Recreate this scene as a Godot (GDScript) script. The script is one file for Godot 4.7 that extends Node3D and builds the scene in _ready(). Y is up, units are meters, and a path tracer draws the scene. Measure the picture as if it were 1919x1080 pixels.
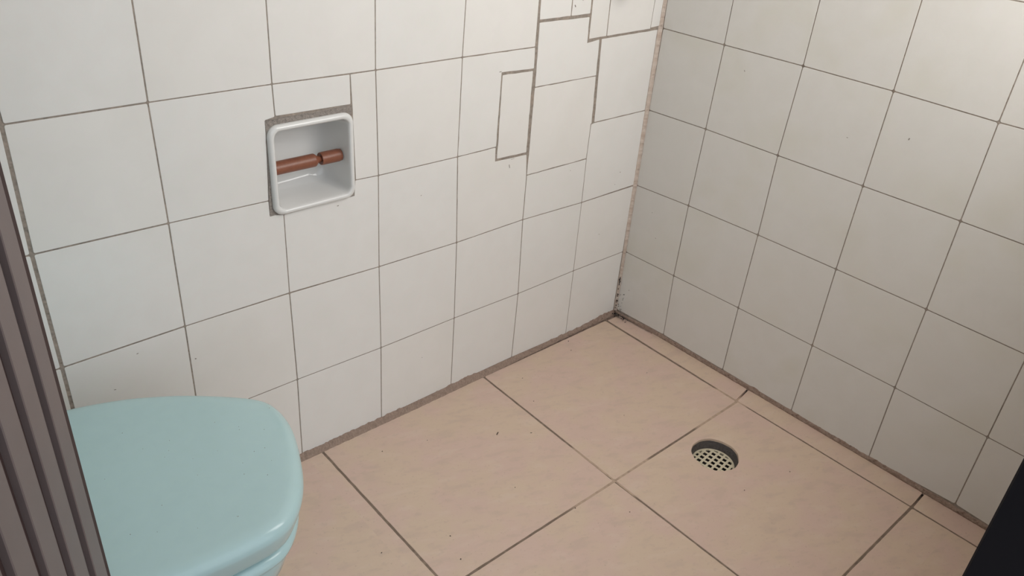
extends Node3D
# A small tiled bathroom seen from its doorway. Metres, y up.
# The far tiled wall is the plane z = 0, the other one the plane x = 0, the floor y = 0.

var M := {}
var rng := RandomNumberGenerator.new()

# ---------------------------------------------------------------- nodes

func tag(o: Node, label: String, category := "", group := "", kind := "") -> void:
	if label != "": o.set_meta("label", label)
	if category != "": o.set_meta("category", category)
	if group != "": o.set_meta("group", group)
	if kind != "": o.set_meta("kind", kind)

func base(called: String, kind := "", at := Vector3.ZERO, turn := 0.0) -> Node3D:
	var o := Node3D.new()
	o.name = called
	add_child(o, true)
	o.position = at
	o.rotation.y = turn
	if kind != "": o.set_meta("kind", kind)
	return o

func put(called: String, mesh: Mesh, mat: Material, parent: Node) -> MeshInstance3D:
	var o := MeshInstance3D.new()
	o.name = called
	o.mesh = mesh
	o.material_override = mat
	o.cast_shadow = GeometryInstance3D.SHADOW_CASTING_SETTING_ON
	parent.add_child(o, true)
	return o

# ---------------------------------------------------------------- materials

func blend(cols: Array, t: float) -> Color:
	var f := clampf(t, 0.0, 0.9999) * (cols.size() - 1)
	var i := int(f)
	return (cols[i] as Color).lerp(cols[i + 1], f - i)

func noise_image(sd: int, freq: float, size: int, oct := 4) -> Image:
	var n := FastNoiseLite.new()
	n.seed = sd
	n.frequency = freq
	n.noise_type = FastNoiseLite.TYPE_SIMPLEX_SMOOTH
	n.fractal_octaves = oct
	return n.get_seamless_image(size, size, false, false, 0.3, true)

# two layers of noise run through two rows of colours, mixed by `share`
func mottle(sd: int, coarse: float, fine: float, a: Array, b: Array, share: float, size := 512) -> ImageTexture:
	var c := noise_image(sd, coarse, size, 3)
	var f := noise_image(sd + 7, fine, size, 4)
	var im := Image.create(size, size, true, Image.FORMAT_RGB8)
	for y in size:
		for x in size:
			var p := blend(a, c.get_pixel(x, y).r)
			im.set_pixel(x, y, p.lerp(blend(b, f.get_pixel(x, y).r), share))
	im.generate_mipmaps()
	return ImageTexture.create_from_image(im)

# fired clay look: pink and straw clouds, drawn out streaks, sparse freckles
func clay(sd: int, size := 1024) -> ImageTexture:
	var n1 := FastNoiseLite.new(); n1.seed = sd; n1.frequency = 1.0; n1.fractal_octaves = 3
	var n2 := FastNoiseLite.new(); n2.seed = sd + 3; n2.frequency = 1.0; n2.fractal_octaves = 4
	var n3 := FastNoiseLite.new(); n3.seed = sd + 5; n3.frequency = 1.0; n3.fractal_octaves = 2
	var im := Image.create(size, size, true, Image.FORMAT_RGB8)
	var pink := Color(0.850, 0.742, 0.687)
	var straw := Color(0.850, 0.758, 0.675)
	var grey := Color(0.800, 0.712, 0.650)
	var pale := Color(0.872, 0.792, 0.728)
	for y in size:
		for x in size:
			var u := float(x) / size * 1.0
			var v := float(y) / size * 1.0
			var cu := u * 0.93 + v * 0.37
			var cv := -u * 0.37 + v * 0.93
			var a := n1.get_noise_2d(u * 6.0, v * 6.0) + 0.35 * n1.get_noise_2d(u * 17.0 + 30.0, v * 17.0)
			var s := n2.get_noise_2d(cu * 10.0, cv * 26.0)
			var t := n2.get_noise_2d(cu * 34.0 + 50.0, cv * 60.0)
			var c := pink.lerp(straw, smoothstep(-0.5, 0.5, a))
			c = c.lerp(grey, 0.5 * smoothstep(0.10, 0.6, s))
			c = c.lerp(pale, 0.35 * smoothstep(0.15, 0.6, -s))
			c = c.lerp(grey, 0.42 * smoothstep(0.22, 0.6, t))
			var k := n3.get_noise_2d(u * 160.0, v * 160.0)
			c = c.lerp(Color(0.56, 0.46, 0.40), 0.3 * smoothstep(0.64, 0.8, k))
			im.set_pixel(x, y, c)
	im.generate_mipmaps()
	return ImageTexture.create_from_image(im)

func mat(tex: Texture2D, tint: Color, rough: float, scale := 1.0, spec := 0.5) -> StandardMaterial3D:
	var m := StandardMaterial3D.new()
	m.albedo_color = tint
	if tex:
		m.albedo_texture = tex
		m.uv1_triplanar = true
		m.uv1_world_triplanar = true
		m.uv1_scale = Vector3.ONE * scale
	m.roughness = rough
	m.metallic_specular = spec
	return m

func bump(m: StandardMaterial3D, sd: int, freq: float, strength: float) -> StandardMaterial3D:
	var im := noise_image(sd, freq, 256, 4)
	im.convert(Image.FORMAT_RGBA8)
	im.bump_map_to_normal_map(strength)
	im.generate_mipmaps()
	m.normal_enabled = true
	m.normal_texture = ImageTexture.create_from_image(im)
	m.normal_scale = 1.0
	return m

func make_materials() -> void:
	var W := Color.WHITE
	var g1 := mottle(11, 0.006, 0.03, [Color(0.898, 0.892, 0.880), Color(0.908, 0.902, 0.890), Color(0.892, 0.884, 0.868)], [Color(0.886, 0.880, 0.866), Color(0.914, 0.910, 0.900)], 0.4)
	var g2 := mottle(23, 0.007, 0.03, [Color(0.900, 0.891, 0.876), Color(0.910, 0.901, 0.886), Color(0.892, 0.882, 0.862)], [Color(0.886, 0.878, 0.862), Color(0.914, 0.907, 0.894)], 0.4)
	var g3 := mottle(37, 0.009, 0.03, [Color(0.872, 0.863, 0.846), Color(0.880, 0.872, 0.855), Color(0.858, 0.847, 0.806)], [Color(0.852, 0.842, 0.816), Color(0.884, 0.876, 0.858)], 0.4)
	M.glaze = [mat(g1, W, 0.16, 0.9), mat(g2, W, 0.18, 0.8), mat(g1, W, 0.2, 1.3)]
	M.glaze_ivory = [mat(g3, W, 0.22, 0.9), mat(g3, W, 0.24, 0.7), mat(g3, W, 0.25, 1.2)]
	M.grout = bump(mat(mottle(51, 0.02, 0.08, [Color(0.56, 0.53, 0.50), Color(0.62, 0.575, 0.535), Color(0.70, 0.63, 0.57)], [Color(0.50, 0.47, 0.44), Color(0.66, 0.62, 0.58)], 0.5), W, 0.9, 3.0, 0.3), 5, 0.05, 4.0)
	M.mortar = bump(mat(mottle(61, 0.03, 0.1, [Color(0.50, 0.475, 0.455), Color(0.64, 0.605, 0.575), Color(0.54, 0.515, 0.495)], [Color(0.38, 0.36, 0.35), Color(0.74, 0.70, 0.66)], 0.5), W, 0.9, 9.0, 0.3), 6, 0.04, 8.0)
	M.fillet = bump(mat(mottle(71, 0.02, 0.07, [Color(0.56, 0.49, 0.44), Color(0.67, 0.58, 0.525), Color(0.60, 0.52, 0.465)], [Color(0.42, 0.355, 0.32), Color(0.72, 0.64, 0.585)], 0.5), W, 0.9, 5.0, 0.3), 8, 0.04, 8.0)
	M.corner = bump(mat(mottle(81, 0.02, 0.05, [Color(0.84, 0.80, 0.765), Color(0.80, 0.745, 0.70), Color(0.70, 0.61, 0.55)], [Color(0.72, 0.65, 0.60), Color(0.85, 0.81, 0.77)], 0.45), W, 0.85, 4.0, 0.3), 9, 0.04, 5.0)
	M.clay = []
	for sd in [101, 131, 171]:
		M.clay.append(bump(mat(clay(sd), W, 0.42, 1.0, 0.4), sd, 0.02, 0.6))
	var gf := StandardMaterial3D.new()
	gf.vertex_color_use_as_albedo = true
	gf.roughness = 0.9
	M.floor_grout = gf
	M.paint = mat(mottle(91, 0.01, 0.05, [Color(0.91, 0.90, 0.885), Color(0.93, 0.92, 0.905)], [Color(0.90, 0.89, 0.875), Color(0.935, 0.925, 0.91)], 0.5, 256), W, 0.8)
	M.concrete = mat(mottle(95, 0.01, 0.05, [Color(0.55, 0.53, 0.50), Color(0.62, 0.60, 0.57)], [Color(0.50, 0.48, 0.46), Color(0.64, 0.62, 0.59)], 0.5, 256), W, 0.85)
	M.plastic = mat(mottle(97, 0.008, 0.06, [Color(0.695, 0.805, 0.812), Color(0.705, 0.815, 0.820)], [Color(0.690, 0.80, 0.808), Color(0.71, 0.82, 0.825)], 0.5, 256), W, 0.2, 2.0, 0.5)
	M.porcelain = mat(null, Color(0.685, 0.795, 0.80), 0.12)
	M.ceramic = mat(null, Color(0.875, 0.875, 0.868), 0.1)
	M.wood = mat(mottle(99, 0.01, 0.06, [Color(0.50, 0.31, 0.235), Color(0.55, 0.345, 0.265), Color(0.47, 0.285, 0.215)], [Color(0.45, 0.27, 0.20), Color(0.56, 0.36, 0.28)], 0.4, 256), W, 0.38, 12.0)
	M.slat = mat(mottle(103, 0.01, 0.03, [Color(0.405, 0.36, 0.355), Color(0.44, 0.385, 0.375), Color(0.415, 0.38, 0.38)], [Color(0.39, 0.345, 0.34), Color(0.445, 0.395, 0.39)], 0.4, 256), W, 0.45, 3.0)
	M.hinge = mat(null, Color(0.26, 0.20, 0.195), 0.7, 1.0, 0.3)
	M.navy = mat(null, Color(0.085, 0.085, 0.11), 0.6, 1.0, 0.3)
	M.grate = mat(null, Color(0.87, 0.83, 0.73), 0.4)
	M.pipe = bump(mat(mottle(107, 0.02, 0.08, [Color(0.31, 0.29, 0.285), Color(0.39, 0.37, 0.365)], [Color(0.25, 0.23, 0.23), Color(0.44, 0.42, 0.41)], 0.5, 256), W, 0.7, 14.0), 12, 0.03, 8.0)
	M.black = mat(null, Color(0.06, 0.05, 0.045), 0.9)
	M.dirt = mat(null, Color(0.24, 0.20, 0.18), 0.9)
	M.chip = mat(null, Color(0.52, 0.48, 0.45), 0.9)
	M.mould = mat(null, Color(0.13, 0.12, 0.12), 0.95)
	M.chrome = mat(null, Color(0.62, 0.63, 0.64), 0.2)
	M.chrome.metallic = 1.0
	M.frame = mat(null, Color(0.80, 0.80, 0.79), 0.5)
	var gl := mat(null, Color(0.95, 0.98, 1.0, 0.06), 0.03)
	gl.transparency = BaseMaterial3D.TRANSPARENCY_ALPHA
	M.glass = gl

# ---------------------------------------------------------------- shapes

func tri(st: SurfaceTool, a: Vector3, b: Vector3, c: Vector3, na: Vector3, nb: Vector3, nc: Vector3) -> void:
	var up := na + nb + nc
	if (b - a).cross(c - a).dot(up) > 0.0:
		var t := b; b = c; c = t
		t = nb; nb = nc; nc = t
	st.set_normal(na); st.add_vertex(a)
	st.set_normal(nb); st.add_vertex(b)
	st.set_normal(nc); st.add_vertex(c)

func quad(st: SurfaceTool, a: Vector3, b: Vector3, c: Vector3, d: Vector3, n: Vector3) -> void:
	tri(st, a, b, c, n, n, n)
	tri(st, a, c, d, n, n, n)

func start() -> SurfaceTool:
	var st := SurfaceTool.new()
	st.begin(Mesh.PRIMITIVE_TRIANGLES)
	return st

func add_box(st: SurfaceTool, lo: Vector3, hi: Vector3, bev := 0.0, X := Transform3D.IDENTITY) -> void:
	# box with chamfered edges
	var c := (lo + hi) * 0.5
	var h := (hi - lo) * 0.5
	var b := minf(bev, minf(h.x, minf(h.y, h.z)) * 0.9)
	var P := func(s: Vector3, ax: int) -> Vector3:
		var q := Vector3(s.x * (h.x - b), s.y * (h.y - b), s.z * (h.z - b))
		q[ax] = s[ax] * h[ax]
		return X * (c + q)
	for ax in 3:
		var a1 := (ax + 1) % 3
		var a2 := (ax + 2) % 3
		for sg in [-1.0, 1.0]:
			var n := Vector3.ZERO
			n[ax] = sg
			var v := []
			for k in [[-1, -1], [1, -1], [1, 1], [-1, 1]]:
				var s := Vector3.ZERO
				s[ax] = sg; s[a1] = k[0]; s[a2] = k[1]
				v.append(P.call(s, ax))
			quad(st, v[0], v[1], v[2], v[3], X.basis * n)
	if b <= 0.0: return
	for ax in 3:
		var a1 := (ax + 1) % 3
		var a2 := (ax + 2) % 3
		for s1 in [-1.0, 1.0]:
			for s2 in [-1.0, 1.0]:
				var lo_s := Vector3.ZERO
				lo_s[a1] = s1; lo_s[a2] = s2; lo_s[ax] = -1
				var hi_s := lo_s
				hi_s[ax] = 1
				var n := Vector3.ZERO
				n[a1] = s1; n[a2] = s2
				quad(st, P.call(lo_s, a1), P.call(hi_s, a1), P.call(hi_s, a2), P.call(lo_s, a2), X.basis * n.normalized())
	for sx in [-1.0, 1.0]:
		for sy in [-1.0, 1.0]:
			for sz in [-1.0, 1.0]:
				var s := Vector3(sx, sy, sz)
				var n := X.basis * s.normalized()
				tri(st, P.call(s, 0), P.call(s, 1), P.call(s, 2), n, n, n)

func box_mesh(lo: Vector3, hi: Vector3, bev := 0.0) -> ArrayMesh:
	var st := start()
	add_box(st, lo, hi, bev)
	return st.commit()

# closed smooth mesh from a grid of rings (each ring the same number of points); ends capped with fans
func loft(rings: Array, cap0 := true, cap1 := true, hard := 50.0) -> ArrayMesh:
	var n: int = rings[0].size()
	var fc := []   # faces as [a, b, c]
	var V := PackedVector3Array()
	for r in rings: V.append_array(r)
	for i in rings.size() - 1:
		for j in n:
			var a := i * n + j
			var b := i * n + (j + 1) % n
			fc.append([a, b, b + n])
			fc.append([a, b + n, a + n])
	for e in 2:
		if (e == 0 and not cap0) or (e == 1 and not cap1): continue
		var off := 0 if e == 0 else (rings.size() - 1) * n
		var ctr := Vector3.ZERO
		for j in n: ctr += V[off + j]
		V.append(ctr / n)
		for j in n:
			var a := off + j
			var b := off + (j + 1) % n
			fc.append([V.size() - 1, b, a] if e == 0 else [V.size() - 1, a, b])
	var vol := 0.0
	var mid := Vector3.ZERO
	for v in V: mid += v
	mid /= V.size()
	for f in fc: vol += (V[f[0]] - mid).dot((V[f[1]] - mid).cross(V[f[2]] - mid))
	var fl := 1.0 if vol > 0.0 else -1.0
	var fn := []
	var at := []
	at.resize(V.size())
	for i in V.size(): at[i] = []
	for k in fc.size():
		var f = fc[k]
		var c: Vector3 = (V[f[1]] - V[f[0]]).cross(V[f[2]] - V[f[0]]) * fl
		fn.append(c)
		for q in f: at[q].append(k)
	var lim := cos(deg_to_rad(hard))
	var st := start()
	for k in fc.size():
		var f = fc[k]
		var own: Vector3 = fn[k].normalized()
		if own == Vector3.ZERO: continue
		var nn := []
		for q in f:
			var s := Vector3.ZERO
			for m in at[q]:
				if fn[m].normalized().dot(own) > lim: s += fn[m]
			nn.append(s.normalized())
		tri(st, V[f[0]], V[f[1]], V[f[2]], nn[0], nn[1], nn[2])
	return st.commit()

func lathe(profile: Array, seg: int, X: Transform3D, cap := true) -> ArrayMesh:
	# profile of (radius, height along local y)
	var rings := []
	for p in profile:
		var r := PackedVector3Array()
		for k in seg:
			var a := TAU * k / seg
			r.append(X * Vector3(p[0] * cos(a), p[1], p[0] * sin(a)))
		rings.append(r)
	return loft(rings, cap, cap)

func area2(p: PackedVector2Array) -> float:
	var s := 0.0
	for i in p.size():
		s += p[i].cross(p[(i + 1) % p.size()])
	return s * 0.5

# moves every edge inwards by d (polygon runs anticlockwise)
func inset(p: PackedVector2Array, d: float) -> PackedVector2Array:
	var out := PackedVector2Array()
	var n := p.size()
	for i in n:
		var e0 := (p[i] - p[(i + n - 1) % n]).normalized()
		var e1 := (p[(i + 1) % n] - p[i]).normalized()
		var n0 := Vector2(-e0.y, e0.x)
		var n1 := Vector2(-e1.y, e1.x)
		var b := n0 + n1
		var k := d / maxf(0.25, b.dot(n0))
		out.append(p[i] + b * k)
	return out

func soften(p: PackedVector2Array, r: float, wob: float) -> PackedVector2Array:
	# rounds outward corners; with wob, the edges wander like hand cut ones
	var out := PackedVector2Array()
	var n := p.size()
	for i in n:
		var a := p[(i + n - 1) % n]
		var b := p[i]
		var c := p[(i + 1) % n]
		var e0 := (a - b).normalized()
		var e1 := (c - b).normalized()
		if e0.cross(e1) < 0.0 and r > 0.0 and absf(e0.dot(e1)) < 0.9:
			var q := b + e0 * r
			var s := b + e1 * r
			out.append(q)
			out.append((q + s) * 0.25 + b * 0.5 + (e0 + e1) * r * 0.05)
			out.append(s)
		else:
			out.append(b)
		if wob > 0.0:
			var len := b.distance_to(c)
			var m := int(len / 0.016)
			var nrm := Vector2(-e1.y, e1.x)
			for k in range(1, m):
				out.append(b.lerp(c, (k + rng.randf_range(-0.3, 0.3)) / m) + nrm * rng.randf_range(-wob, wob))
	return out

# a tile with a bevelled face. F maps (u, v, height) to the room; lift gives the face's height at the polygon's corners
func tile_mesh(poly: Array, F: Transform3D, gap: float, thick: float, bev: float, r := 0.002, wob := 0.0, lift = null) -> ArrayMesh:
	var p := PackedVector2Array()
	for q in poly: p.append(Vector2(q[0], q[1]) * 0.001)
	if area2(p) < 0.0: p.reverse()
	var o := soften(inset(p, gap), r, wob)
	var ii := inset(o, bev)
	var lim := 0.0016 if thick > 0.0065 else 0.0004   # floor tiles lie flatter
	var tx := rng.randf_range(-lim, lim)
	var ty := rng.randf_range(-lim, lim)
	var h0 := rng.randf_range(-0.15, 0.15) * lim
	var c := Vector2.ZERO
	for q in o: c += q
	c /= o.size()
	var H := func(q: Vector2) -> float:
		return h0 + (q.x - c.x) * tx + (q.y - c.y) * ty + (lift.call(q) if lift != null else 0.0)
	var st := start()
	var nz := (F.basis * Vector3(-tx, -ty, 1)).normalized()
	var idx := Geometry2D.triangulate_polygon(ii)
	for k in range(0, idx.size(), 3):
		var v := []
		for j in 3:
			var q := ii[idx[k + j]]
			v.append(F * Vector3(q.x, q.y, H.call(q)))
		tri(st, v[0], v[1], v[2], nz, nz, nz)
	var n := o.size()
	for i in n:
		var j := (i + 1) % n
		var e := (o[j] - o[i]).normalized()
		var on := F.basis * Vector3(e.y, -e.x, 0)
		var bn := (nz + on).normalized()
		var a0 := F * Vector3(ii[i].x, ii[i].y, H.call(ii[i]))
		var a1 := F * Vector3(ii[j].x, ii[j].y, H.call(ii[j]))
		var b0 := F * Vector3(o[i].x, o[i].y, H.call(o[i]) - bev)
		var b1 := F * Vector3(o[j].x, o[j].y, H.call(o[j]) - bev)
		var d0 := F * Vector3(o[i].x, o[i].y, H.call(o[i]) - thick)
		var d1 := F * Vector3(o[j].x, o[j].y, H.call(o[j]) - thick)
		tri(st, a0, a1, b1, nz, nz, bn)
		tri(st, a0, b1, b0, nz, bn, bn)
		quad(st, b0, b1, d1, d0, on)
	return st.commit()

func wall_tile(wall: Node, poly: Array, F: Transform3D, mats: Array, gap := 0.0009, wob := 0.0, r := 0.0022, pick := -1) -> void:
	var k := rng.randi() % mats.size() if pick < 0 else pick
	put("tile", tile_mesh(poly, F, gap, 0.007, 0.0005, r, wob), mats[k], wall)

# ---------------------------------------------------------------- the room

func _ready() -> void:
	rng.seed = 20240611
	# camera
	var cam := Camera3D.new()
	cam.name = "camera"
	add_child(cam)
	var yaw := deg_to_rad(43.9379)
	var pit := deg_to_rad(-30.3080)
	var rol := deg_to_rad(4.7965)
	var fw := Vector3(sin(yaw) * cos(pit), sin(pit), -cos(yaw) * cos(pit))
	var rt := fw.cross(Vector3.UP).normalized()
	var up := rt.cross(fw)
	var r2 := rt * cos(rol) + up * sin(rol)
	var u2 := -rt * sin(rol) + up * cos(rol)
	cam.transform = Transform3D(Basis(r2, u2, -fw), Vector3(-1.5969, 1.2170, 1.2206))
	cam.fov = 39.5806
	cam.near = 0.02
	cam.current = true
	# sky: bright overcast
	var sm := ProceduralSkyMaterial.new()
	sm.sky_top_color = Color(0.93, 0.965, 1.0)
	sm.sky_horizon_color = Color(0.955, 0.98, 1.0)
	sm.ground_horizon_color = Color(0.62, 0.60, 0.57)
	sm.ground_bottom_color = Color(0.50, 0.48, 0.45)
	sm.sky_energy_multiplier = 1.0
	var sky := Sky.new()
	sky.sky_material = sm
	var env := Environment.new()
	env.background_mode = Environment.BG_SKY
	env.sky = sky
	env.background_energy_multiplier = 1.0
	env.tonemap_mode = Environment.TONE_MAPPER_LINEAR
	env.tonemap_exposure = 1.41
	env.sdfgi_enabled = true
	env.ssao_enabled = true
	env.ssil_enabled = true
	var we := WorldEnvironment.new()
	we.environment = env
	add_child(we)

	# daylight of the high window in the doorway wall
	var day := AreaLight3D.new()
	day.name = "window_daylight"
	day.area_size = Vector2(0.58, 0.90)
	day.light_color = Color(1.0, 0.982, 0.960)
	day.light_energy = 0.77
	day.area_range = 8.0
	day.area_attenuation = 2.0
	day.shadow_enabled = true
	day.position = Vector3(-0.43, 1.50, ZN + 0.03)
	add_child(day)

	make_materials()
	build_left_wall()
	build_right_wall()
	build_floor()
	build_shell()
	build_trims()
	build_drain()
	build_paper_holder()
	build_toilet()
	build_door()
	build_tap()
	build_grit()

const XL := -2.10      # side wall behind the toilet
const ZN := 1.14       # inner face of the doorway wall
const HC := 2.40       # ceiling

func build_left_wall() -> void:
	var w := base("wall_left", "structure")
	tag(w, "white glazed tile wall with patched tiles and recessed paper holder")
	# bed behind the tiles, with an opening for the paper holder
	var st := start()
	var zf := -0.0008
	var hx0 := -1.015; var hx1 := -0.865; var hy0 := 0.587; var hy1 := 0.737
	add_box(st, Vector3(XL - 0.15, -0.15, -0.15), Vector3(hx0, HC + 0.1, zf))
	add_box(st, Vector3(hx1, -0.15, -0.15), Vector3(0.15, HC + 0.1, zf))
	add_box(st, Vector3(hx0, -0.15, -0.15), Vector3(hx1, hy0, zf))
	add_box(st, Vector3(hx0, hy1, -0.15), Vector3(hx1, HC + 0.1, zf))
	put("grout_bed", st.commit(), M.grout, w)
	var F := Transform3D(Basis(Vector3.RIGHT, Vector3.UP, Vector3.BACK), Vector3.ZERO)
	var g: Array = M.glaze
	# joints read off the wall, in millimetres: columns from the corner, rows from the floor
	var X := [-7, -201, -401, -600, -803, -1004, -1205, -1403, -1604, -1805, -2006, -2098]
	var Y := [6, 204, 406, 608, 811, 1012, 1213, 1414]
	var D := {"1,1": [-1, 1], "2,1": [3, -2], "3,1": [1, 0], "4,1": [2, -2], "5,1": [2, 1], "0,2": [0, -4], "1,2": [-3, -4], "2,2": [-3, 1], "3,2": [-1, -3], "4,2": [0, -1], "5,2": [0, 4], "6,2": [1, 5], "7,2": [0, 1], "3,3": [-8, -3], "4,3": [1, -2], "6,3": [1, 3], "7,3": [-1, 5], "3,4": [-6, -1], "4,4": [-2, -1], "5,4": [-2, 1], "6,4": [-1, 1], "7,4": [3, 0], "2,4": [-10, -2], "2,5": [-11, 0], "2,0": [0, 4], "3,0": [0, 3], "4,0": [1, 0]}
	var at := func(i: int, j: int) -> Array:
		var d = D.get("%d,%d" % [i, j], [0, 0])
		return [X[i] + d[0], Y[j] + d[1]]
	for j in 7:
		for i in 11:
			# left out here: the patched corner and the tiles round the holder, laid below
			if j == 2 and i in [0, 1, 2, 4, 5]: continue
			if j == 3 and i in [0, 1, 2, 4, 5]: continue
			if j == 4 and i in [0, 1]: continue
			var wide := 0.0014 if i >= 6 else 0.0011
			var p := [at.call(i, j), at.call(i + 1, j), at.call(i + 1, j + 1), at.call(i, j + 1)]
			if i == 6:     # one wide joint in this wall
				p[1][0] += 1; p[2][0] += 1
			elif i == 7:
				p[0][0] -= 2; p[3][0] -= 2
			wall_tile(w, p, F, g, wide)
	var cut := [
		[[-606, 810], [-411, 809], [-409, 763], [-500, 766], [-502, 606], [-608, 605]],
		[[-499, 762], [-411, 760], [-410, 575], [-499, 577]],
		[[-608, 605], [-503, 606], [-502, 574], [-409, 571], [-404, 519], [-404, 407], [-601, 403]],
		[[-406, 859], [-254, 858], [-252, 802], [-213, 806], [-209, 722], [-403, 722]],
		[[-403, 722], [-209, 722], [-203, 607], [-206, 606], [-207, 519], [-404, 519]],
		[[-207, 806], [-9, 808], [-8, 608], [-196, 608]],
		[[-206, 606], [-195, 608], [-8, 608], [-6, 404], [-204, 402], [-207, 519]],
		[[-404, 519], [-207, 519], [-204, 402], [-404, 407]],
		[[-406, 863], [-313, 863], [-316, 1012], [-412, 1012]],
		[[-313, 863], [-253, 863], [-256, 1012], [-316, 1012]],
		[[-249, 808], [-191, 809], [-196, 1012], [-253, 1012]],
		[[-191, 809], [-38, 811], [-36, 1012], [-196, 1012]],
		[[-38, 813], [-5, 815], [-4, 1012], [-36, 1012]],
		[[-1006, 812], [-858, 810], [-858, 755], [-1005, 757]],
		[[-858, 810], [-805, 810], [-802, 606], [-853, 608], [-856, 755]],
		[[-1206, 812], [-1006, 812], [-1005, 756], [-1022, 753], [-1029, 608], [-1204, 611]],
		[[-1204, 611], [-1029, 608], [-1029, 581], [-1003, 575], [-1004, 411], [-1204, 411]],
		[[-1003, 575], [-857, 577], [-854, 608], [-802, 606], [-803, 405], [-1004, 411]],
	]
	var wob := [0.0005, 0.0007, 0.0004, 0.0005, 0.0006, 0.0004, 0.0003, 0.0002, 0.0004, 0.0004, 0.0004, 0.0002, 0.0004, 0.0, 0.0, 0.0, 0.0, 0.0]
	for k in cut.size():
		wall_tile(w, cut[k], F, g, 0.0012 if k < 13 else 0.0010, wob[k], 0.0015)
	# painted plaster above the tiles
	put("plaster", box_mesh(Vector3(XL, 1.4145, -0.004), Vector3(0, HC, 0.0)), M.paint, w)
	# rough mortar round the holder
	var outer := PackedVector3Array()
	var inner := PackedVector3Array()
	var lid := PackedVector3Array()
	var rect := [Vector2(-1.031, 0.577), Vector2(-0.856, 0.576), Vector2(-0.8565, 0.7555), Vector2(-1.0245, 0.7535)]
	for k in 72:
		var t := k / 72.0 * 4.0
		var i := int(t)
		var q: Vector2 = rect[i].lerp(rect[(i + 1) % 4], t - i)
		var c := Vector2(-0.940, 0.661)
		var out := (q - c).normalized()
		q += out * rng.randf_range(-0.001, 0.001)
		outer.append(Vector3(q.x, q.y, -0.0016))
		lid.append(Vector3(q.x - out.x * 0.0015, q.y - out.y * 0.0015, rng.randf_range(0.0002, 0.0012)))
		inner.append(Vector3(c.x + (q.x - c.x) * 0.86, c.y + (q.y - c.y) * 0.86, rng.randf_range(0.0, 0.0016)))
	var ms := start()
	for k in 72:
		var j := (k + 1) % 72
		var n1 := Vector3(outer[k].x + 0.94, outer[k].y - 0.661, 0.05).normalized()
		tri(ms, outer[k], outer[j], lid[j], n1, n1, n1)
		tri(ms, outer[k], lid[j], lid[k], n1, n1, n1)
		for f in [[lid[k], lid[j], inner[j]], [lid[k], inner[j], inner[k]]]:
			var n: Vector3 = (f[1] - f[0]).cross(f[2] - f[0]).normalized()
			if n.z < 0: n = -n
			tri(ms, f[0], f[1], f[2], n, n, n)
	put("mortar_surround", ms.commit(), M.mortar, w)
	# chipped glaze
	var chips := start()
	for c in [[-1289, 388, 5, 2, 0.2], [-1335, 332, 5, 2, -0.2], [-893, 565, 6, 2, 0.1], [-460, 553, 2, 14, 0.25], [-452, 569, 16, 1, 0.1], [-71, 455, 4, 3, 0.4], [-505, 769, 9, 2, 0.05], [-304, 884, 3, 8, 0.5], [-283, 895, 2, 6, 0.8], [-85, 424, 3, 2, 0.0], [-1195, 338, 3, 4, 0.9], [-260, 500, 3, 2, 0.0], [-120, 290, 3, 3, 0.0], [-690, 130, 2, 3, 0.0], [-700, 540, 4, 2, 0.5]]:
		var T := Transform3D(Basis(Vector3.BACK, c[4]), Vector3(c[0] * 0.001, c[1] * 0.001, 0.0003))
		add_box(chips, Vector3(-c[2], -c[3], -0.6) * 0.00032, Vector3(c[2], c[3], 0.9) * 0.00032, 0.0002, T)
	var cm := put("glaze_chips", chips.commit(), M.chip, w)
	cm.set_meta("kind", "stuff")

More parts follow.
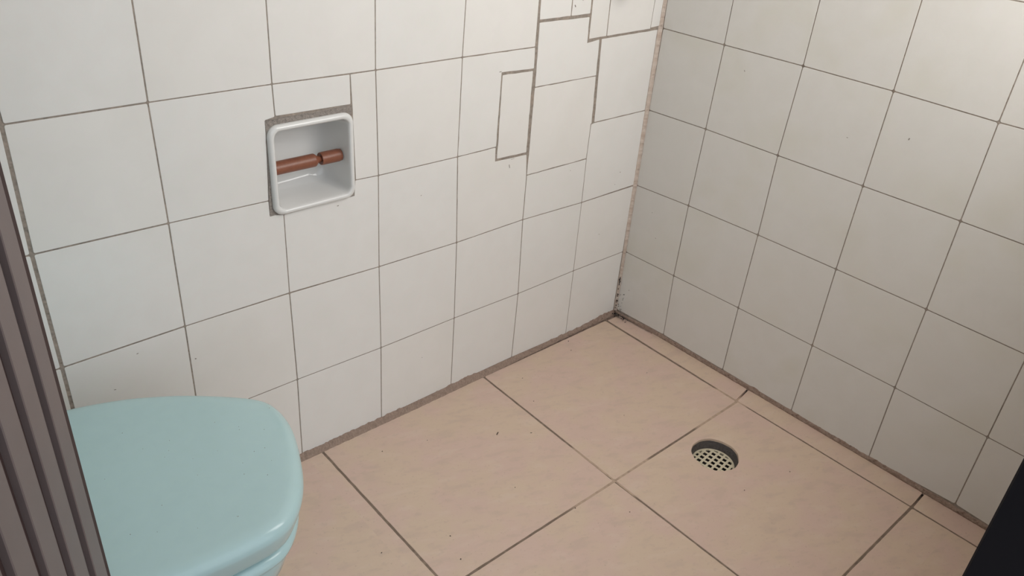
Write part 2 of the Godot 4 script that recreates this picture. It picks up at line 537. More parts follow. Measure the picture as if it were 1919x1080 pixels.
func build_right_wall() -> void:
	var w := base("wall_right", "structure")
	tag(w, "ivory white glazed tile wall on the drain side")
	put("grout_bed", box_mesh(Vector3(0.0008, -0.15, 0), Vector3(0.15, HC + 0.1, ZN + 0.15)), M.grout, w)
	var F := Transform3D(Basis(Vector3.BACK, Vector3.UP, Vector3.LEFT), Vector3.ZERO)
	var Z := [5, 177, 379, 581, 782, 977, 1138]
	var Y := [16, 210, 414, 614, 813, 1012, 1213, 1414]
	var D := {"1,0": [1, 6], "2,0": [-3, 5], "3,0": [-1, 3], "4,0": [1, 0], "5,0": [0, 9], "0,1": [0, -6], "1,1": [-4, -3], "2,1": [-3, 1], "3,1": [0, 3], "4,1": [-1, 5], "5,1": [0, 2], "0,2": [0, -10], "1,2": [-2, -3], "2,2": [0, 1], "3,2": [-1, 2], "4,2": [0, 2], "0,3": [0, -5], "1,3": [3, -1], "2,3": [-1, -1], "4,3": [-1, 1], "0,4": [2, -2], "1,4": [7, -1], "2,4": [5, 1], "3,4": [1, 1], "4,4": [-2, -2], "1,5": [7, -3], "2,5": [5, -1]}
	var at := func(i: int, j: int) -> Array:
		var d = D.get("%d,%d" % [i, j], [0, 0])
		return [Z[i] + d[0], Y[j] + d[1]]
	for j in 7:
		for i in 6:
			wall_tile(w, [at.call(i, j), at.call(i + 1, j), at.call(i + 1, j + 1), at.call(i, j + 1)], F, M.glaze_ivory, 0.0011, 0.0, 0.0035)
	put("plaster", box_mesh(Vector3(0, 1.4145, 0), Vector3(0.004, HC, ZN)), M.paint, w)
	var chips := start()
	for c in [[70, 350, 4, 2, 0.2], [95, 285, 3, 3, 0.5], [250, 770, 6, 2, 0.9], [520, 700, 5, 2, 0.0], [640, 735, 3, 7, 0.2], [38, 96, 4, 3, 0.0]]:
		var T := Transform3D(Basis(Vector3.RIGHT, c[4]), Vector3(-0.0003, c[1] * 0.001, c[0] * 0.001))
		add_box(chips, Vector3(-0.9, -c[3], -c[2]) * 0.0003, Vector3(0.6, c[3], c[2]) * 0.0003, 0.0002, T)
	var cm := put("glaze_chips", chips.commit(), M.chip, w)
	cm.set_meta("kind", "stuff")

const DRAIN := Vector3(-0.264, 0.0, 0.550)

func build_floor() -> void:
	var w := base("floor", "structure")
	tag(w, "large pinkish beige ceramic floor tiles with brown joints")
	# slab with a square well under the drain
	var st := start()
	var q := 0.062
	var a := DRAIN
	var yt := -0.004
	add_box(st, Vector3(XL - 0.15, -0.2, -0.15), Vector3(a.x - q, yt, ZN + 0.16))
	add_box(st, Vector3(a.x + q, -0.2, -0.15), Vector3(0.15, yt, ZN + 0.16))
	add_box(st, Vector3(a.x - q, -0.2, -0.15), Vector3(a.x + q, yt, a.z - q))
	add_box(st, Vector3(a.x - q, -0.2, a.z + q), Vector3(a.x + q, yt, ZN + 0.16))
	put("slab", st.commit(), M.fillet, w)
	var xs := [-1875, -1420, -965, -509, -53]
	var zs := [10, 465, 915, 1290]
	# grout, brown, with a sandy smear that fills the joints round one crossing
	var gr := start()
	var nn := FastNoiseLite.new()
	nn.seed = 4
	nn.frequency = 22.0
	var dark := Color(0.215, 0.160, 0.122)
	var sand := Color(0.52, 0.385, 0.29)
	var smear := func(x: float, z: float) -> float:
		var s := 0.0
		for e in [[Vector2(-0.62, 0.466), Vector2(-0.42, 0.466)], [Vector2(-0.20, 0.465), Vector2(-0.07, 0.463)], [Vector2(-0.512, 0.36), Vector2(-0.514, 0.50)], [Vector2(-0.055, 0.42), Vector2(-0.055, 0.47)]]:
			var p := Vector2(x, z)
			var c := Geometry2D.get_closest_point_to_segment(p, e[0], e[1])
			s = maxf(s, 1.0 - smoothstep(0.01, 0.035, p.distance_to(c)))
		return s
	var strip := func(p0: Vector2, p1: Vector2) -> void:
		var d := (p1 - p0)
		var m := int(d.length() / 0.006)
		var nrm := Vector2(-d.y, d.x).normalized() * 0.006
		for k in m:
			var v := []
			var cc := []
			for e in [[k, 1], [k + 1, 1], [k + 1, -1], [k, -1]]:
				var c: Vector2 = p0.lerp(p1, float(e[0]) / m)
				var pt: Vector2 = c + nrm * e[1]
				var s: float = smear.call(c.x, c.y)
				var nv := nn.get_noise_2d(c.x * 4.0, c.y * 4.0)
				v.append(Vector3(pt.x, -0.0014 + 0.0006 * s + nv * 0.0003, pt.y))
				var t := clampf(s * 0.95 + nv * 0.45, 0.0, 1.0)
				cc.append(dark.lerp(sand, t) * (1.0 + nn.get_noise_2d(c.x * 15.0 + 9.0, c.y * 15.0) * 0.3))
			for f in [[0, 1, 2], [0, 2, 3]]:
				var P := [v[f[0]], v[f[1]], v[f[2]]]
				var C := [cc[f[0]], cc[f[1]], cc[f[2]]]
				if (P[1] - P[0]).cross(P[2] - P[0]).y > 0.0:
					P.reverse()
					C.reverse()
				for j in 3:
					gr.set_color(C[j])
					gr.set_normal(Vector3.UP)
					gr.add_vertex(P[j])
	for z in [0.465, 0.915]:
		strip.call(Vector2(XL, z + 0.0005), Vector2(0.0, z - 0.002))
	for x in xs:
		var lean := -0.006 if x == -509 else 0.0
		strip.call(Vector2(x * 0.001 + 0.003 * signf(-lean), 0.0), Vector2(x * 0.001 + lean, 1.29))
	put("joint_grout", gr.commit(), M.floor_grout, w)
	var F := Transform3D(Basis(Vector3.RIGHT, Vector3.BACK, Vector3.UP), Vector3.ZERO)
	var px := [-2098, -1875, -1420, -965, -509, -53]
	var at := func(i: int, j: int) -> Array:
		var x: int = px[i]
		if i == 4: x += [4, -5, -4, -4][j]
		if i == 3: x += [2, -2, 0, 0][j]
		if i == 5: x += [3, -2, -1, 0][j]
		return [x, zs[j] + ([0, 1, 0, 0][j] if i == 4 else 0)]
	for j in 3:
		for i in 5:
			var poly := [at.call(i, j), at.call(i + 1, j), at.call(i + 1, j + 1), at.call(i, j + 1)]
			var m: Material = M.clay[(i * 2 + j) % 3]
			if i == 4 and j == 1:
				put("floor_tile", holed_tile(poly), m, w)
			else:
				put("floor_tile", tile_mesh(poly, F, 0.0026, 0.006, 0.0008, 0.004, 0.0004), m, w)
		# narrow cut tiles along the wall, laid with a slight fall
		var za: int = [14, 462, 915][j]
		var zb: int = [462, 915, 1290][j]
		var sp: Array = [[[-53, za], [2, za], [2, zb - 4], [-54, zb]], [[-54, za], [2, za - 4], [2, zb], [-54, zb]], [[-54, za], [2, za], [2, zb], [-54, zb]]][j]
		if j == 0: sp[0] = [-48, za - 2]
		var fall := func(p: Vector2) -> float: return 0.009 * smoothstep(-0.056, 0.0, p.x) * smoothstep(0.0, 0.14, p.y)
		put("cut_floor_tile", tile_mesh(sp, F, 0.0026, 0.006, 0.0008, 0.003, 0.0004, fall), M.clay[(j + 1) % 3], w)

func holed_tile(poly: Array) -> ArrayMesh:
	var lo := Vector2(poly[0][0], poly[0][1]) * 0.001 + Vector2(-0.0005, 0.0022)
	var hi := Vector2(poly[2][0], poly[2][1]) * 0.001 - Vector2(0.0022, 0.0022)
	lo.x = minf(poly[0][0], poly[3][0]) * 0.001 + 0.0024
	var c := Vector2(DRAIN.x, DRAIN.z)
	var angs := []
	for k in 64: angs.append(TAU * k / 64)
	for p in [lo, hi, Vector2(lo.x, hi.y), Vector2(hi.x, lo.y)]: angs.append(fposmod((p - c).angle(), TAU))
	angs.sort()
	var rings := [[], [], [], [], [], []]
	for a in angs:
		var d := Vector2(cos(a), sin(a))
		var r := 0.0535 + 0.0005 * sin(a * 5.0) + 0.0003 * sin(a * 13.0)
		var t := INF
		if d.x > 1e-6: t = minf(t, (hi.x - c.x) / d.x)
		if d.x < -1e-6: t = minf(t, (lo.x - c.x) / d.x)
		if d.y > 1e-6: t = minf(t, (hi.y - c.y) / d.y)
		if d.y < -1e-6: t = minf(t, (lo.y - c.y) / d.y)
		var e := c + d * t
		var f := c + d * (t - 0.0009)
		rings[0].append(Vector3(c.x + d.x * r, -0.006, c.y + d.y * r))
		rings[1].append(Vector3(c.x + d.x * r, -0.0006, c.y + d.y * r))
		rings[2].append(Vector3(c.x + d.x * (r + 0.0006), 0.0, c.y + d.y * (r + 0.0006)))
		rings[3].append(Vector3(f.x, 0.0, f.y))
		rings[4].append(Vector3(e.x, -0.0008, e.y))
		rings[5].append(Vector3(e.x, -0.006, e.y))
	var st := start()
	for k in 5:
		for i in angs.size():
			var j := (i + 1) % angs.size()
			var A: Vector3 = rings[k][i]
			var B: Vector3 = rings[k][j]
			var C: Vector3 = rings[k + 1][j]
			var E2: Vector3 = rings[k + 1][i]
			var out := Vector3((A.x + B.x) * 0.5 - c.x, 0, (A.z + B.z) * 0.5 - c.y).normalized()
			var n: Vector3 = [-out, (Vector3.UP - out).normalized(), Vector3.UP, (Vector3.UP + out).normalized(), out][k]
			quad(st, A, B, C, E2, n)
	return st.commit()

func build_shell() -> void:
	# side wall behind the toilet
	var s := base("wall_side", "structure")
	tag(s, "plain wall behind the toilet")
	put("plaster", box_mesh(Vector3(XL - 0.15, -0.15, 0), Vector3(XL, HC + 0.1, ZN + 0.15)), M.paint, s)
	# wall with the doorway
	var n := base("wall_front", "structure")
	tag(n, "wall with the open doorway")
	var st := start()
	add_box(st, Vector3(XL, -0.15, ZN), Vector3(-1.86, HC + 0.1, ZN + 0.15))
	var x0 := -0.73; var x1 := -0.13; var y0 := 1.03; var y1 := 1.97
	add_box(st, Vector3(-0.80, -0.15, ZN), Vector3(x0, HC + 0.1, ZN + 0.15))
	add_box(st, Vector3(x1, -0.15, ZN), Vector3(0.0, HC + 0.1, ZN + 0.15))
	add_box(st, Vector3(x0, -0.15, ZN), Vector3(x1, y0, ZN + 0.15))
	add_box(st, Vector3(x0, y1, ZN), Vector3(x1, HC + 0.1, ZN + 0.15))
	add_box(st, Vector3(-1.86, 2.08, ZN), Vector3(-0.80, HC + 0.1, ZN + 0.15))
	put("plaster", st.commit(), M.paint, n)
	var wn := base("window_1", "structure")
	tag(wn, "small high window beside the doorway")
	st = start()
	for b in [[x0, x0 + 0.035, y0, y1], [x1 - 0.035, x1, y0, y1], [x0, x1, y0, y0 + 0.035], [x0, x1, y1 - 0.035, y1], [-0.445, -0.415, y0, y1]]:
		add_box(st, Vector3(b[0], b[2], ZN + 0.06), Vector3(b[1], b[3], ZN + 0.10), 0.003)
	put("window_frame", st.commit(), M.frame, wn)
	put("pane", box_mesh(Vector3(x0 + 0.03, y0 + 0.03, ZN + 0.078), Vector3(-0.44, y1 - 0.03, ZN + 0.082)), M.glass, wn)
	put("pane", box_mesh(Vector3(-0.42, y0 + 0.03, ZN + 0.078), Vector3(x1 - 0.03, y1 - 0.03, ZN + 0.082)), M.glass, wn)
	var c := base("ceiling", "structure")
	tag(c, "plain painted ceiling")
	put("plaster", box_mesh(Vector3(XL, HC, 0), Vector3(0.0, HC + 0.1, ZN)), M.paint, c)
	# dark jamb on the right of the doorway
	var j := base("trim_1", "structure")
	tag(j, "dark navy door jamb at the right of the doorway")
	put("jamb", box_mesh(Vector3(-0.85, 0.0, 1.1395), Vector3(-0.801, 2.08, 1.30), 0.002), M.navy, j)
	# paving outside
	var g := base("ground", "structure")
	tag(g, "grey paving outside the doorway")
	put("paving", box_mesh(Vector3(-5, -0.2, ZN + 0.17), Vector3(6, -0.02, 9)), M.concrete, g)

func build_trims() -> void:
	var nn := FastNoiseLite.new()
	nn.seed = 77
	nn.frequency = 30.0
	# cement fillet between the far wall and the floor
	var a := base("trim_2", "structure")
	tag(a, "rough brown cement fillet along the foot of the white wall")
	put("fillet", ribbon(Vector3(XL, 0, 0), Vector3(-0.004, 0, 0), Vector3.BACK, func(t: float) -> Array:
		var x := lerpf(XL, -0.004, t)
		var e := smoothstep(-0.75, -0.05, x)
		var hgt := 0.0095 + 0.004 * nn.get_noise_1d(x * 1.0) + 0.003 * nn.get_noise_1d(x * 3.0 + 40.0) + 0.005 * exp(-pow((x + 0.55) / 0.05, 2.0)) + 0.006 * smoothstep(-0.16, -0.04, x)
		var dep := lerpf(0.0155, 0.0065, e) + 0.0015 * nn.get_noise_1d(x * 2.0 + 90.0)
		return [hgt, dep], 420), M.fillet, a)
	# thinner one along the other wall
	var b := base("trim_3", "structure")
	tag(b, "thin brown cement line along the foot of the ivory wall")
	put("fillet", ribbon(Vector3(0, 0.0078, 0.004), Vector3(0, 0.0078, ZN), Vector3.LEFT, func(t: float) -> Array:
		var z := lerpf(0.004, ZN, t)
		var hgt := 0.0128 + 0.0025 * nn.get_noise_1d(z * 1.2 + 11.0) + 0.0015 * nn.get_noise_1d(z * 4.0 + 70.0) + 0.004 * exp(-pow((z - 0.47) / 0.02, 2.0)) + 0.003 * exp(-pow((z - 0.87) / 0.03, 2.0)) - 0.010 * (1.0 - smoothstep(0.02, 0.14, z))
		var dep := 0.0030 + 0.0010 * nn.get_noise_1d(z * 2.0 + 33.0)
		return [hgt, dep], 300), M.fillet, b)
	# sandy grout up the inner corner
	var c := base("trim_4", "structure")
	tag(c, "stained sandy grout line up the corner of the two walls")
	var st := start()
	var m := 260
	var prev := []
	for k in m + 1:
		var y := lerpf(0.012, 1.413, float(k) / m)
		var wl := 0.0085 + 0.0015 * nn.get_noise_1d(y * 1.3) + 0.0012 * nn.get_noise_1d(y * 5.0 + 30.0)
		if y > 0.815: wl = 0.0055 + 0.001 * nn.get_noise_1d(y * 3.0)
		elif y < 0.38: wl = lerpf(0.0045, wl, smoothstep(0.15, 0.38, y))
		var wr := 0.0060 + 0.0012 * nn.get_noise_1d(y * 2.0 + 55.0)
		var row := [Vector3(-wl, y, -0.0006), Vector3(-wl + 0.001, y, 0.0006), Vector3(-wl * 0.45, y, 0.0022), Vector3(-0.0022, y, wr * 0.5), Vector3(-0.0006, y, wr - 0.001), Vector3(0.0006, y, wr)]
		if k > 0:
			for i in 5:
				var n: Vector3 = (row[i + 1] - row[i]).cross(Vector3.UP)
				n = n.normalized()
				if n.dot(Vector3(-1, 0, 1)) < 0: n = -n
				quad(st, prev[i], prev[i + 1], row[i + 1], row[i], n)
		prev = row
	put("fillet", st.commit(), M.corner, c)
	# black mould in the bottom of the corner
	var md := start()
	for k in 60:
		var t := rng.randf()
		var p: Vector3
		if k < 34: p = Vector3(-0.006 - rng.randf() * 0.012, 0.0045 + rng.randf() * 0.004, 0.006 + pow(t, 1.6) * 0.055)
		elif k < 48: p = Vector3(-0.0035 - rng.randf() * 0.002, 0.02 + t * 0.10, 0.003 + rng.randf() * 0.003)
		else: p = Vector3(-0.0006, 0.02 + t * 0.06, 0.008 + rng.randf() * 0.018)
		var T := Transform3D(Basis.from_euler(Vector3(rng.randf() * 3.0, rng.randf() * 3.0, rng.randf() * 3.0)), p)
		var z := rng.randf_range(0.0007, 0.0019) * (1.0 if k < 48 else 0.6)
		add_box(md, Vector3(-z, -z * 0.5, -z), Vector3(z * 1.6, z * 0.5, z), z * 0.3, T)
	for k in 12:
		var T := Transform3D(Basis(), Vector3(-0.0032, 0.098 + k * 0.0021, 0.0030))
		add_box(md, Vector3(-0.0009, -0.0012, -0.0009), Vector3(0.0009, 0.0012, 0.0009), 0.0003, T)
	var mo := put("mould_spots", md.commit(), M.mould, c)
	mo.set_meta("kind", "stuff")

# a run of cement in the angle between wall and floor: f gives its height up the wall and its reach over the floor
func ribbon(p0: Vector3, p1: Vector3, out: Vector3, f: Callable, m: int) -> ArrayMesh:
	var st := start()
	var nn := FastNoiseLite.new()
	nn.seed = 5
	nn.frequency = 60.0
	var prev := []
	for k in m + 1:
		var t := float(k) / m
		var hd: Array = f.call(t)
		var p := p0.lerp(p1, t)
		var b := 0.0012 + 0.0008 * nn.get_noise_1d(t * 6.0)
		var row := [
			p + Vector3.UP * hd[0] - out * 0.0008,
			p + Vector3.UP * (hd[0] - 0.0008) + out * 0.0007,
			p + Vector3.UP * (hd[0] * 0.55 + b) + out * (hd[1] * 0.22 + b),
			p + Vector3.UP * (hd[0] * 0.22 + b) + out * (hd[1] * 0.58 + b),
			p + Vector3.UP * 0.0007 + out * (hd[1] - 0.001),
			p - Vector3.UP * 0.0008 + out * hd[1]]
		if k > 0:
			for i in 5:
				var n: Vector3 = (row[i + 1] - row[i]).cross(p1 - p0).normalized()
				if n.dot(out + Vector3.UP) < 0: n = -n
				quad(st, prev[i], prev[i + 1], row[i + 1], row[i], n)
		prev = row
	return st.commit()

# ---------------------------------------------------------------- things

func build_drain() -> void:
	var d := base("floor_drain", "", DRAIN + Vector3(0, -0.10, 0))
	tag(d, "round floor drain with a cream square-holed grate sunk in a dark ring", "drain")
	var I := Transform3D.IDENTITY
	var Y := 0.10
	# pipe wall
	var prof := []
	var rings := []
	for p in [[0.0600, 0.0], [0.0600, Y - 0.0062], [0.0530, Y - 0.0062], [0.0520, Y - 0.012], [0.0500, Y - 0.0225], [0.0480, Y - 0.030], [0.0470, 0.0]]:
		var r := PackedVector3Array()
		for k in 56:
			var a := TAU * k / 56
			var lump := 0.0
			if p[1] > 0.072 and p[0] < 0.0525: lump = 0.0016 * maxf(0.0, sin(a * 3.0 + 1.0)) * rng.randf()
			r.append(Vector3((p[0] - lump) * cos(a), p[1], (p[0] - lump) * sin(a)))
		rings.append(r)
	put("collar", loft(rings, false, false, 40.0), M.pipe, d)
	put("sump", lathe([[0.0469, 0.002], [0.0469, 0.004]], 40, I), M.black, d)
	# grate: a ring and two layers of bars
	var g := start()
	var top := Y - 0.0260
	var turn := Basis(Vector3.UP, deg_to_rad(7.0))
	var pitch := 0.0143
	var R := 0.0460
	for ax in 2:
		for k in range(-4, 4):
			var o := (k + 0.5) * pitch
			if absf(o) > R - 0.002: continue
			var h := sqrt(R * R - o * o)
			var T := Transform3D(turn, Vector3(0, top - 0.0002 * ax, 0))
			var lo := Vector3(-h, -0.0016, o - 0.0028) if ax == 0 else Vector3(o - 0.0028, -0.0016, -h)
			var hi := Vector3(h, 0, o + 0.0028) if ax == 0 else Vector3(o + 0.0028, 0, h)
			add_box(g, lo, hi, 0.0004, T)
	put("grate", g.commit(), M.grate, d)
	put("grate_ring", ring_mesh(0.0445, 0.0490, top - 0.004, top + 0.0006, 56), M.grate, d)

func ring_mesh(r0: float, r1: float, y0: float, y1: float, seg: int) -> ArrayMesh:
	var rings := []
	for p in [[r0, y0], [r1, y0], [r1, y1 - 0.0005], [r1 - 0.0005, y1], [r0 + 0.0005, y1], [r0, y1 - 0.0005], [r0, y0]]:
		var r := PackedVector3Array()
		for k in seg:
			var a := TAU * k / seg
			r.append(Vector3(p[0] * cos(a), p[1], p[0] * sin(a)))
		rings.append(r)
	return loft(rings, false, false, 40.0)

func rounded_square(h: float, r: float, z: float, seg := 8) -> PackedVector3Array:
	var out := PackedVector3Array()
	for q in 4:
		var cx: float = [1, -1, -1, 1][q] * (h - r)
		var cy: float = [1, 1, -1, -1][q] * (h - r)
		for k in seg + 1:
			var a := PI * 0.5 * (q + float(k) / seg)
			out.append(Vector3(cx + r * cos(a), cy + r * sin(a), z))
	return out

func build_paper_holder() -> void:
	var h := base("toilet_paper_holder", "", Vector3(-0.9405, 0.6605, 0.0))
	tag(h, "recessed white ceramic paper holder with a rounded square rim", "paper holder")
	var rings := []
	for p in [[0.0825, 0.019, -0.0012], [0.0835, 0.020, 0.0015], [0.0830, 0.0195, 0.0045], [0.0812, 0.0185, 0.0075], [0.0780, 0.017, 0.0090], [0.0750, 0.015, 0.0088], [0.0728, 0.0135, 0.0068], [0.0714, 0.0125, 0.0020], [0.0706, 0.012, -0.010], [0.0685, 0.013, -0.035], [0.0662, 0.016, -0.058], [0.0620, 0.020, -0.068], [0.0550, 0.024, -0.0735], [0.0450, 0.022, -0.0745]]:
		rings.append(rounded_square(p[0], p[1], p[2]))
	# outer shell of the recess, inside the wall
	for p in [[0.0450, 0.022, -0.080], [0.0700, 0.02, -0.078], [0.0740, 0.02, -0.05], [0.0740, 0.02, -0.0012], [0.0825, 0.022, -0.0012]]:
		rings.append(rounded_square(p[0], p[1], p[2]))
	var all := [rings[14], rings[15], rings[16], rings[17]]
	all.append_array(rings.slice(0, 14))
	put("niche", loft(all, true, true, 50.0), M.ceramic, h)
	# wooden roller in two telescoping pieces, sprung between the sides of the niche
	var q := base("paper_roller", "", Vector3(-0.9405, 0.656, -0.021))
	tag(q, "reddish brown wooden roller sprung across the recessed paper holder", "roller")
	var T := Transform3D(Basis(Vector3.FORWARD, PI * 0.5), Vector3.ZERO)
	var x0 := -0.0688; var x1 := 0.0190; var x2 := 0.0265; var x3 := 0.0675
	put("barrel", lathe([[0.0105, x0], [0.0122, x0 + 0.0015], [0.0122, x1 - 0.006], [0.0119, x1 - 0.004], [0.0062, x1 + 0.003], [0.0056, x2 + 0.004]], 28, T), M.wood, q)
	put("end_piece", lathe([[0.0085, x2 + 0.003], [0.0112, x2 + 0.0005], [0.0120, x2 + 0.003], [0.0120, x3 - 0.0035], [0.0114, x3 - 0.0020], [0.0112, x3 + 0.0012]], 28, T), M.wood, q)

# half widths of the lid along its length, from the front
const LID := [[0.0, 0.0], [0.0005, 0.03], [0.003, 0.058], [0.008, 0.082], [0.0165, 0.106], [0.029, 0.127], [0.047, 0.142], [0.073, 0.1545], [0.111, 0.1685], [0.158, 0.182], [0.205, 0.190], [0.245, 0.193], [0.29, 0.191], [0.335, 0.184], [0.375, 0.172], [0.405, 0.157], [0.422, 0.138], [0.430, 0.11], [0.433, 0.07], [0.434, 0.0]]

# closed outline in the local plane: the front points along +x
func lid_outline(scale_u := 1.0, scale_w := 1.0, shift := 0.0) -> PackedVector2Array:
	var half := PackedVector2Array()
	var n := LID.size()
	for i in n - 1:
		var p0 := Vector2(LID[maxi(i - 1, 0)][0], LID[maxi(i - 1, 0)][1])
		var p1 := Vector2(LID[i][0], LID[i][1])
		var p2 := Vector2(LID[i + 1][0], LID[i + 1][1])
		var p3 := Vector2(LID[mini(i + 2, n - 1)][0], LID[mini(i + 2, n - 1)][1])
		if i == 0: p0 = Vector2(p2.x, -p2.y)
		if i == n - 2: p3 = Vector2(p1.x, -p1.y)
		for k in 3: half.append(p1.cubic_interpolate(p2, p0, p3, k / 3.0))
	half.append(Vector2(LID[n - 1][0], 0.0))
	var out := PackedVector2Array()
	for p in half: out.append(Vector2(-p.x * scale_u + shift, p.y * scale_w))
	for k in range(half.size() - 2, 0, -1): out.append(Vector2(-half[k].x * scale_u + shift, -half[k].y * scale_w))
	return out

func plate(o: PackedVector2Array, prof: Array) -> Array:
	# rings from a profile of (inset, height)
	if area2(o) < 0.0: o.reverse()
	var rings := []
	for p in prof:
		var q := inset(o, p[0]) if absf(p[0]) > 0.0 else o
		var r := PackedVector3Array()
		for v in q: r.append(Vector3(v.x, p[1], v.y))
		rings.append(r)
	return rings

func build_toilet() -> void:
	# local axes: +x towards the front of the bowl, y up, origin on the floor under the lid's front edge
	var t := base("toilet", "", Vector3(-1.2035, 0.0, 0.4030), -deg_to_rad(21.5))
	tag(t, "pale turquoise toilet with its lid closed", "toilet")
	var Y := 0.400
	# lid: a thick plate with a well rounded edge
	var o := lid_outline()
	put("lid", loft(plate(o, [[0.038, Y - 0.0370], [0.018, Y - 0.0375], [0.0125, Y - 0.0362], [0.0092, Y - 0.0325], [0.0055, Y - 0.0220], [0.0022, Y - 0.0110], [0.0004, Y - 0.004], [0.0, Y], [0.0012, Y + 0.0052], [0.0042, Y + 0.0098], [0.0085, Y + 0.0132], [0.0135, Y + 0.0152], [0.0190, Y + 0.0162], [0.0260, Y + 0.0166], [0.05, Y + 0.0168]]), true, true, 60.0), M.plastic, t)
	# seat ring under it
	var s := lid_outline(0.980, 0.953, -0.0095)
	put("seat", loft(plate(s, [[0.055, Y - 0.065], [0.012, Y - 0.066], [0.0045, Y - 0.0645], [0.0010, Y - 0.061], [0.0, Y - 0.0565], [0.0018, Y - 0.0510], [0.0065, Y - 0.0465], [0.014, Y - 0.0445], [0.030, Y - 0.0438], [0.055, Y - 0.0435]]), true, true, 60.0), M.plastic, t)
	# bowl: rim, waist and foot
	var rings := []
	for p in [[0.0, 0.80, 0.60, -0.075], [0.02, 0.80, 0.60, -0.075], [0.06, 0.77, 0.57, -0.085], [0.13, 0.74, 0.54, -0.095], [0.20, 0.78, 0.62, -0.075], [0.26, 0.86, 0.77, -0.045], [0.285, 0.91, 0.84, -0.028], [0.305, 0.93, 0.87, -0.024], [0.320, 0.935, 0.88, -0.022], [0.328, 0.93, 0.875, -0.023], [0.3335, 0.915, 0.86, -0.027]]:
		var q := lid_outline(p[1], p[2], p[3])
		if area2(q) < 0.0: q.reverse()
		var r := PackedVector3Array()
		for v in q: r.append(Vector3(v.x, p[0], v.y))
		rings.append(r)
	put("bowl", loft(rings, true, true, 60.0), M.porcelain, t)
	# cistern behind the lid
	put("cistern", box_mesh(Vector3(-0.61, 0.36, -0.185), Vector3(-0.445, 0.74, 0.185), 0.02), M.porcelain, t)
	put("cistern_lid", box_mesh(Vector3(-0.618, 0.7405, -0.193), Vector3(-0.437, 0.772, 0.193), 0.01), M.porcelain, t)
	for sg in [-1.0, 1.0]:
		put("hinge", lathe([[0.009, -0.025], [0.011, -0.022], [0.011, 0.022], [0.009, 0.025]], 16, Transform3D(Basis(Vector3.RIGHT, PI * 0.5), Vector3(-0.4435, Y - 0.004, sg * 0.075))), M.plastic, t)
	# specks of dust on the lid
	var st := start()
	for k in 34:
		var p := Vector3(-rng.randf_range(0.03, 0.36), Y + 0.0170, rng.randf_range(-0.12, 0.12))
		var z := rng.randf_range(0.0002, 0.0004)
		add_box(st, Vector3(-z, -0.0003, -z), Vector3(z * 1.4, 0.0003, z), 0.0001, Transform3D(Basis(Vector3.UP, rng.randf() * 3.0), p))
	var sp := put("dust_specks", st.commit(), M.chip, t)
	sp.set_meta("kind", "stuff")

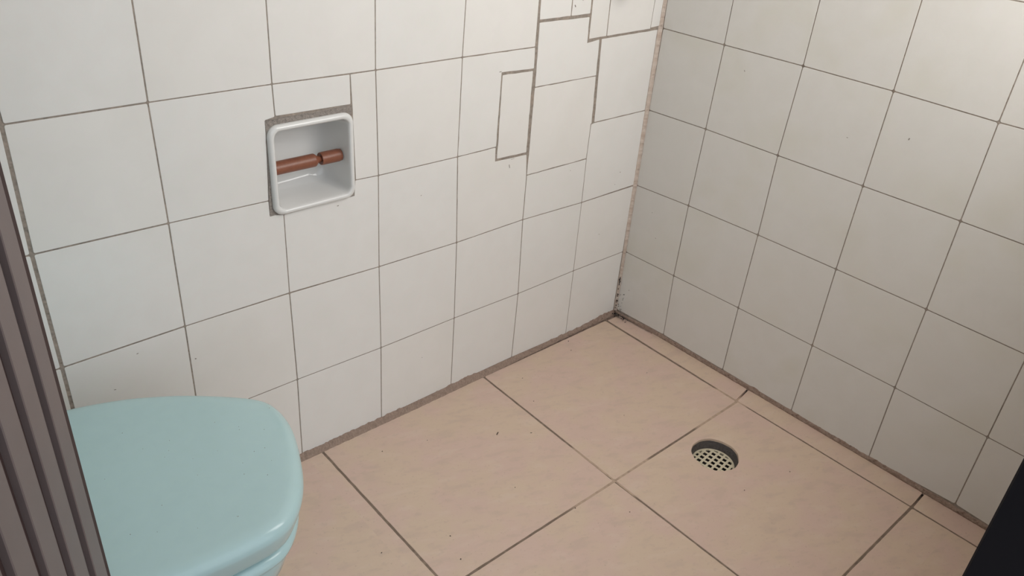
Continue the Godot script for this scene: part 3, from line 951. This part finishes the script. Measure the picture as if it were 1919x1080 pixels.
func build_door() -> void:
	# folding door of narrow slats, drawn open into the room: runs from the free edge back to the jamb
	var free_edge := Vector3(-1.4990, 0.0, 0.5778)
	var dir := Vector3(-0.399, 0, 0.917).normalized()
	var d := base("door_1", "structure", free_edge, atan2(-dir.z, dir.x))
	tag(d, "greyish brown folding door of narrow upright slats standing open")
	# local +x runs along the door; which side is seen is local +z or -z
	var cam_side := signf((Vector3(-1.5969, 0, 1.2206) - free_edge).dot(d.basis.z))
	var pitch := 0.052
	var y0 := 0.012; var y1 := 2.02
	var edge := func(z0: float, z1: float) -> Array:
		var a := z0 * cam_side
		var b := z1 * cam_side
		return [minf(a, b), maxf(a, b)]
	var post: Array = edge.call(-0.018, -0.0006)
	put("edge_post", box_mesh(Vector3(-0.0005, y0, post[0]), Vector3(0.012, y1, post[1]), 0.002), M.hinge, d)
	for k in 12:
		var x := 0.012 + k * pitch
		var s: Array = edge.call(-0.014, 0.0)
		put("slat", box_mesh(Vector3(x, y0, s[0]), Vector3(x + 0.0335, y1, s[1]), 0.0008), M.slat, d)
		if k < 11:
			var h: Array = edge.call(-0.012, -0.0055)
			var st := start()
			add_box(st, Vector3(x + 0.0330, y0, h[0]), Vector3(x + pitch + 0.0005, y1, h[1]), 0.0005)
			var hb: Array = edge.call(-0.0065, -0.0042)
			add_box(st, Vector3(x + 0.0405, y0, hb[0]), Vector3(x + 0.0450, y1, hb[1]), 0.001)
			put("hinge_strip", st.commit(), M.hinge, d)

func build_tap() -> void:
	# shower tap on the patched tiles, just above the picture; its foot and shade reach the top edge
	var p := Vector3(-0.172, 0.937, 0.0)
	var t := base("shower_tap", "", p)
	tag(t, "small chrome shower tap on the patched tiles", "tap")
	var T := Transform3D(Basis(Vector3.RIGHT, PI * 0.5), Vector3.ZERO)
	put("flange", lathe([[0.030, 0.0002], [0.030, 0.003], [0.024, 0.009], [0.012, 0.013]], 32, T), M.chrome, t)
	put("stem", lathe([[0.011, 0.010], [0.011, 0.045], [0.009, 0.047]], 24, T), M.chrome, t)
	put("handle", lathe([[0.012, 0.044], [0.021, 0.047], [0.023, 0.054], [0.021, 0.066], [0.013, 0.070]], 24, T), M.chrome, t)

func build_grit() -> void:
	var st := start()
	for g in [[-618, 197, 10, 2.0, 0.5], [-554, 242, 4, 1.3, -0.5], [-889, 371, 2, 2, 0.0], [-215, 25, 3, 2, 0.4], [-174, 689, 2, 1.5, 0.0], [-26, 966, 4, 3, 0.3], [-557, 547, 2, 1.5, 0.7], [-1017, 324, 2.5, 1.5, 0.2], [-908, 428, 2.5, 2, 0.1], [-308, 659, 2, 1.5, 0.0], [-240, 60, 3, 1.5, 0.1], [-760, 120, 2, 1.5, 0.9], [-470, 160, 2.5, 1.5, 0.3], [-640, 470, 2.5, 2, 0.3], [-700, 350, 2, 1.5, 0.0], [-860, 90, 2, 1.5, 0.0], [-430, 75, 3, 1.2, 0.4], [-150, 250, 2, 1.5, 0.0], [-330, 330, 2, 1.2, 0.8]]:
		var T := Transform3D(Basis(Vector3.UP, g[4]), Vector3(g[0] * 0.001, 0.0008, g[1] * 0.001))
		add_box(st, Vector3(-g[2], -0.9, -g[3]) * 0.0005, Vector3(g[2], 1.0, g[3]) * 0.0005, 0.0003, T)
	var o := put("floor_grit", st.commit(), M.dirt, self)
	tag(o, "scattered dark crumbs of grit on the beige floor tiles", "dirt", "", "stuff")
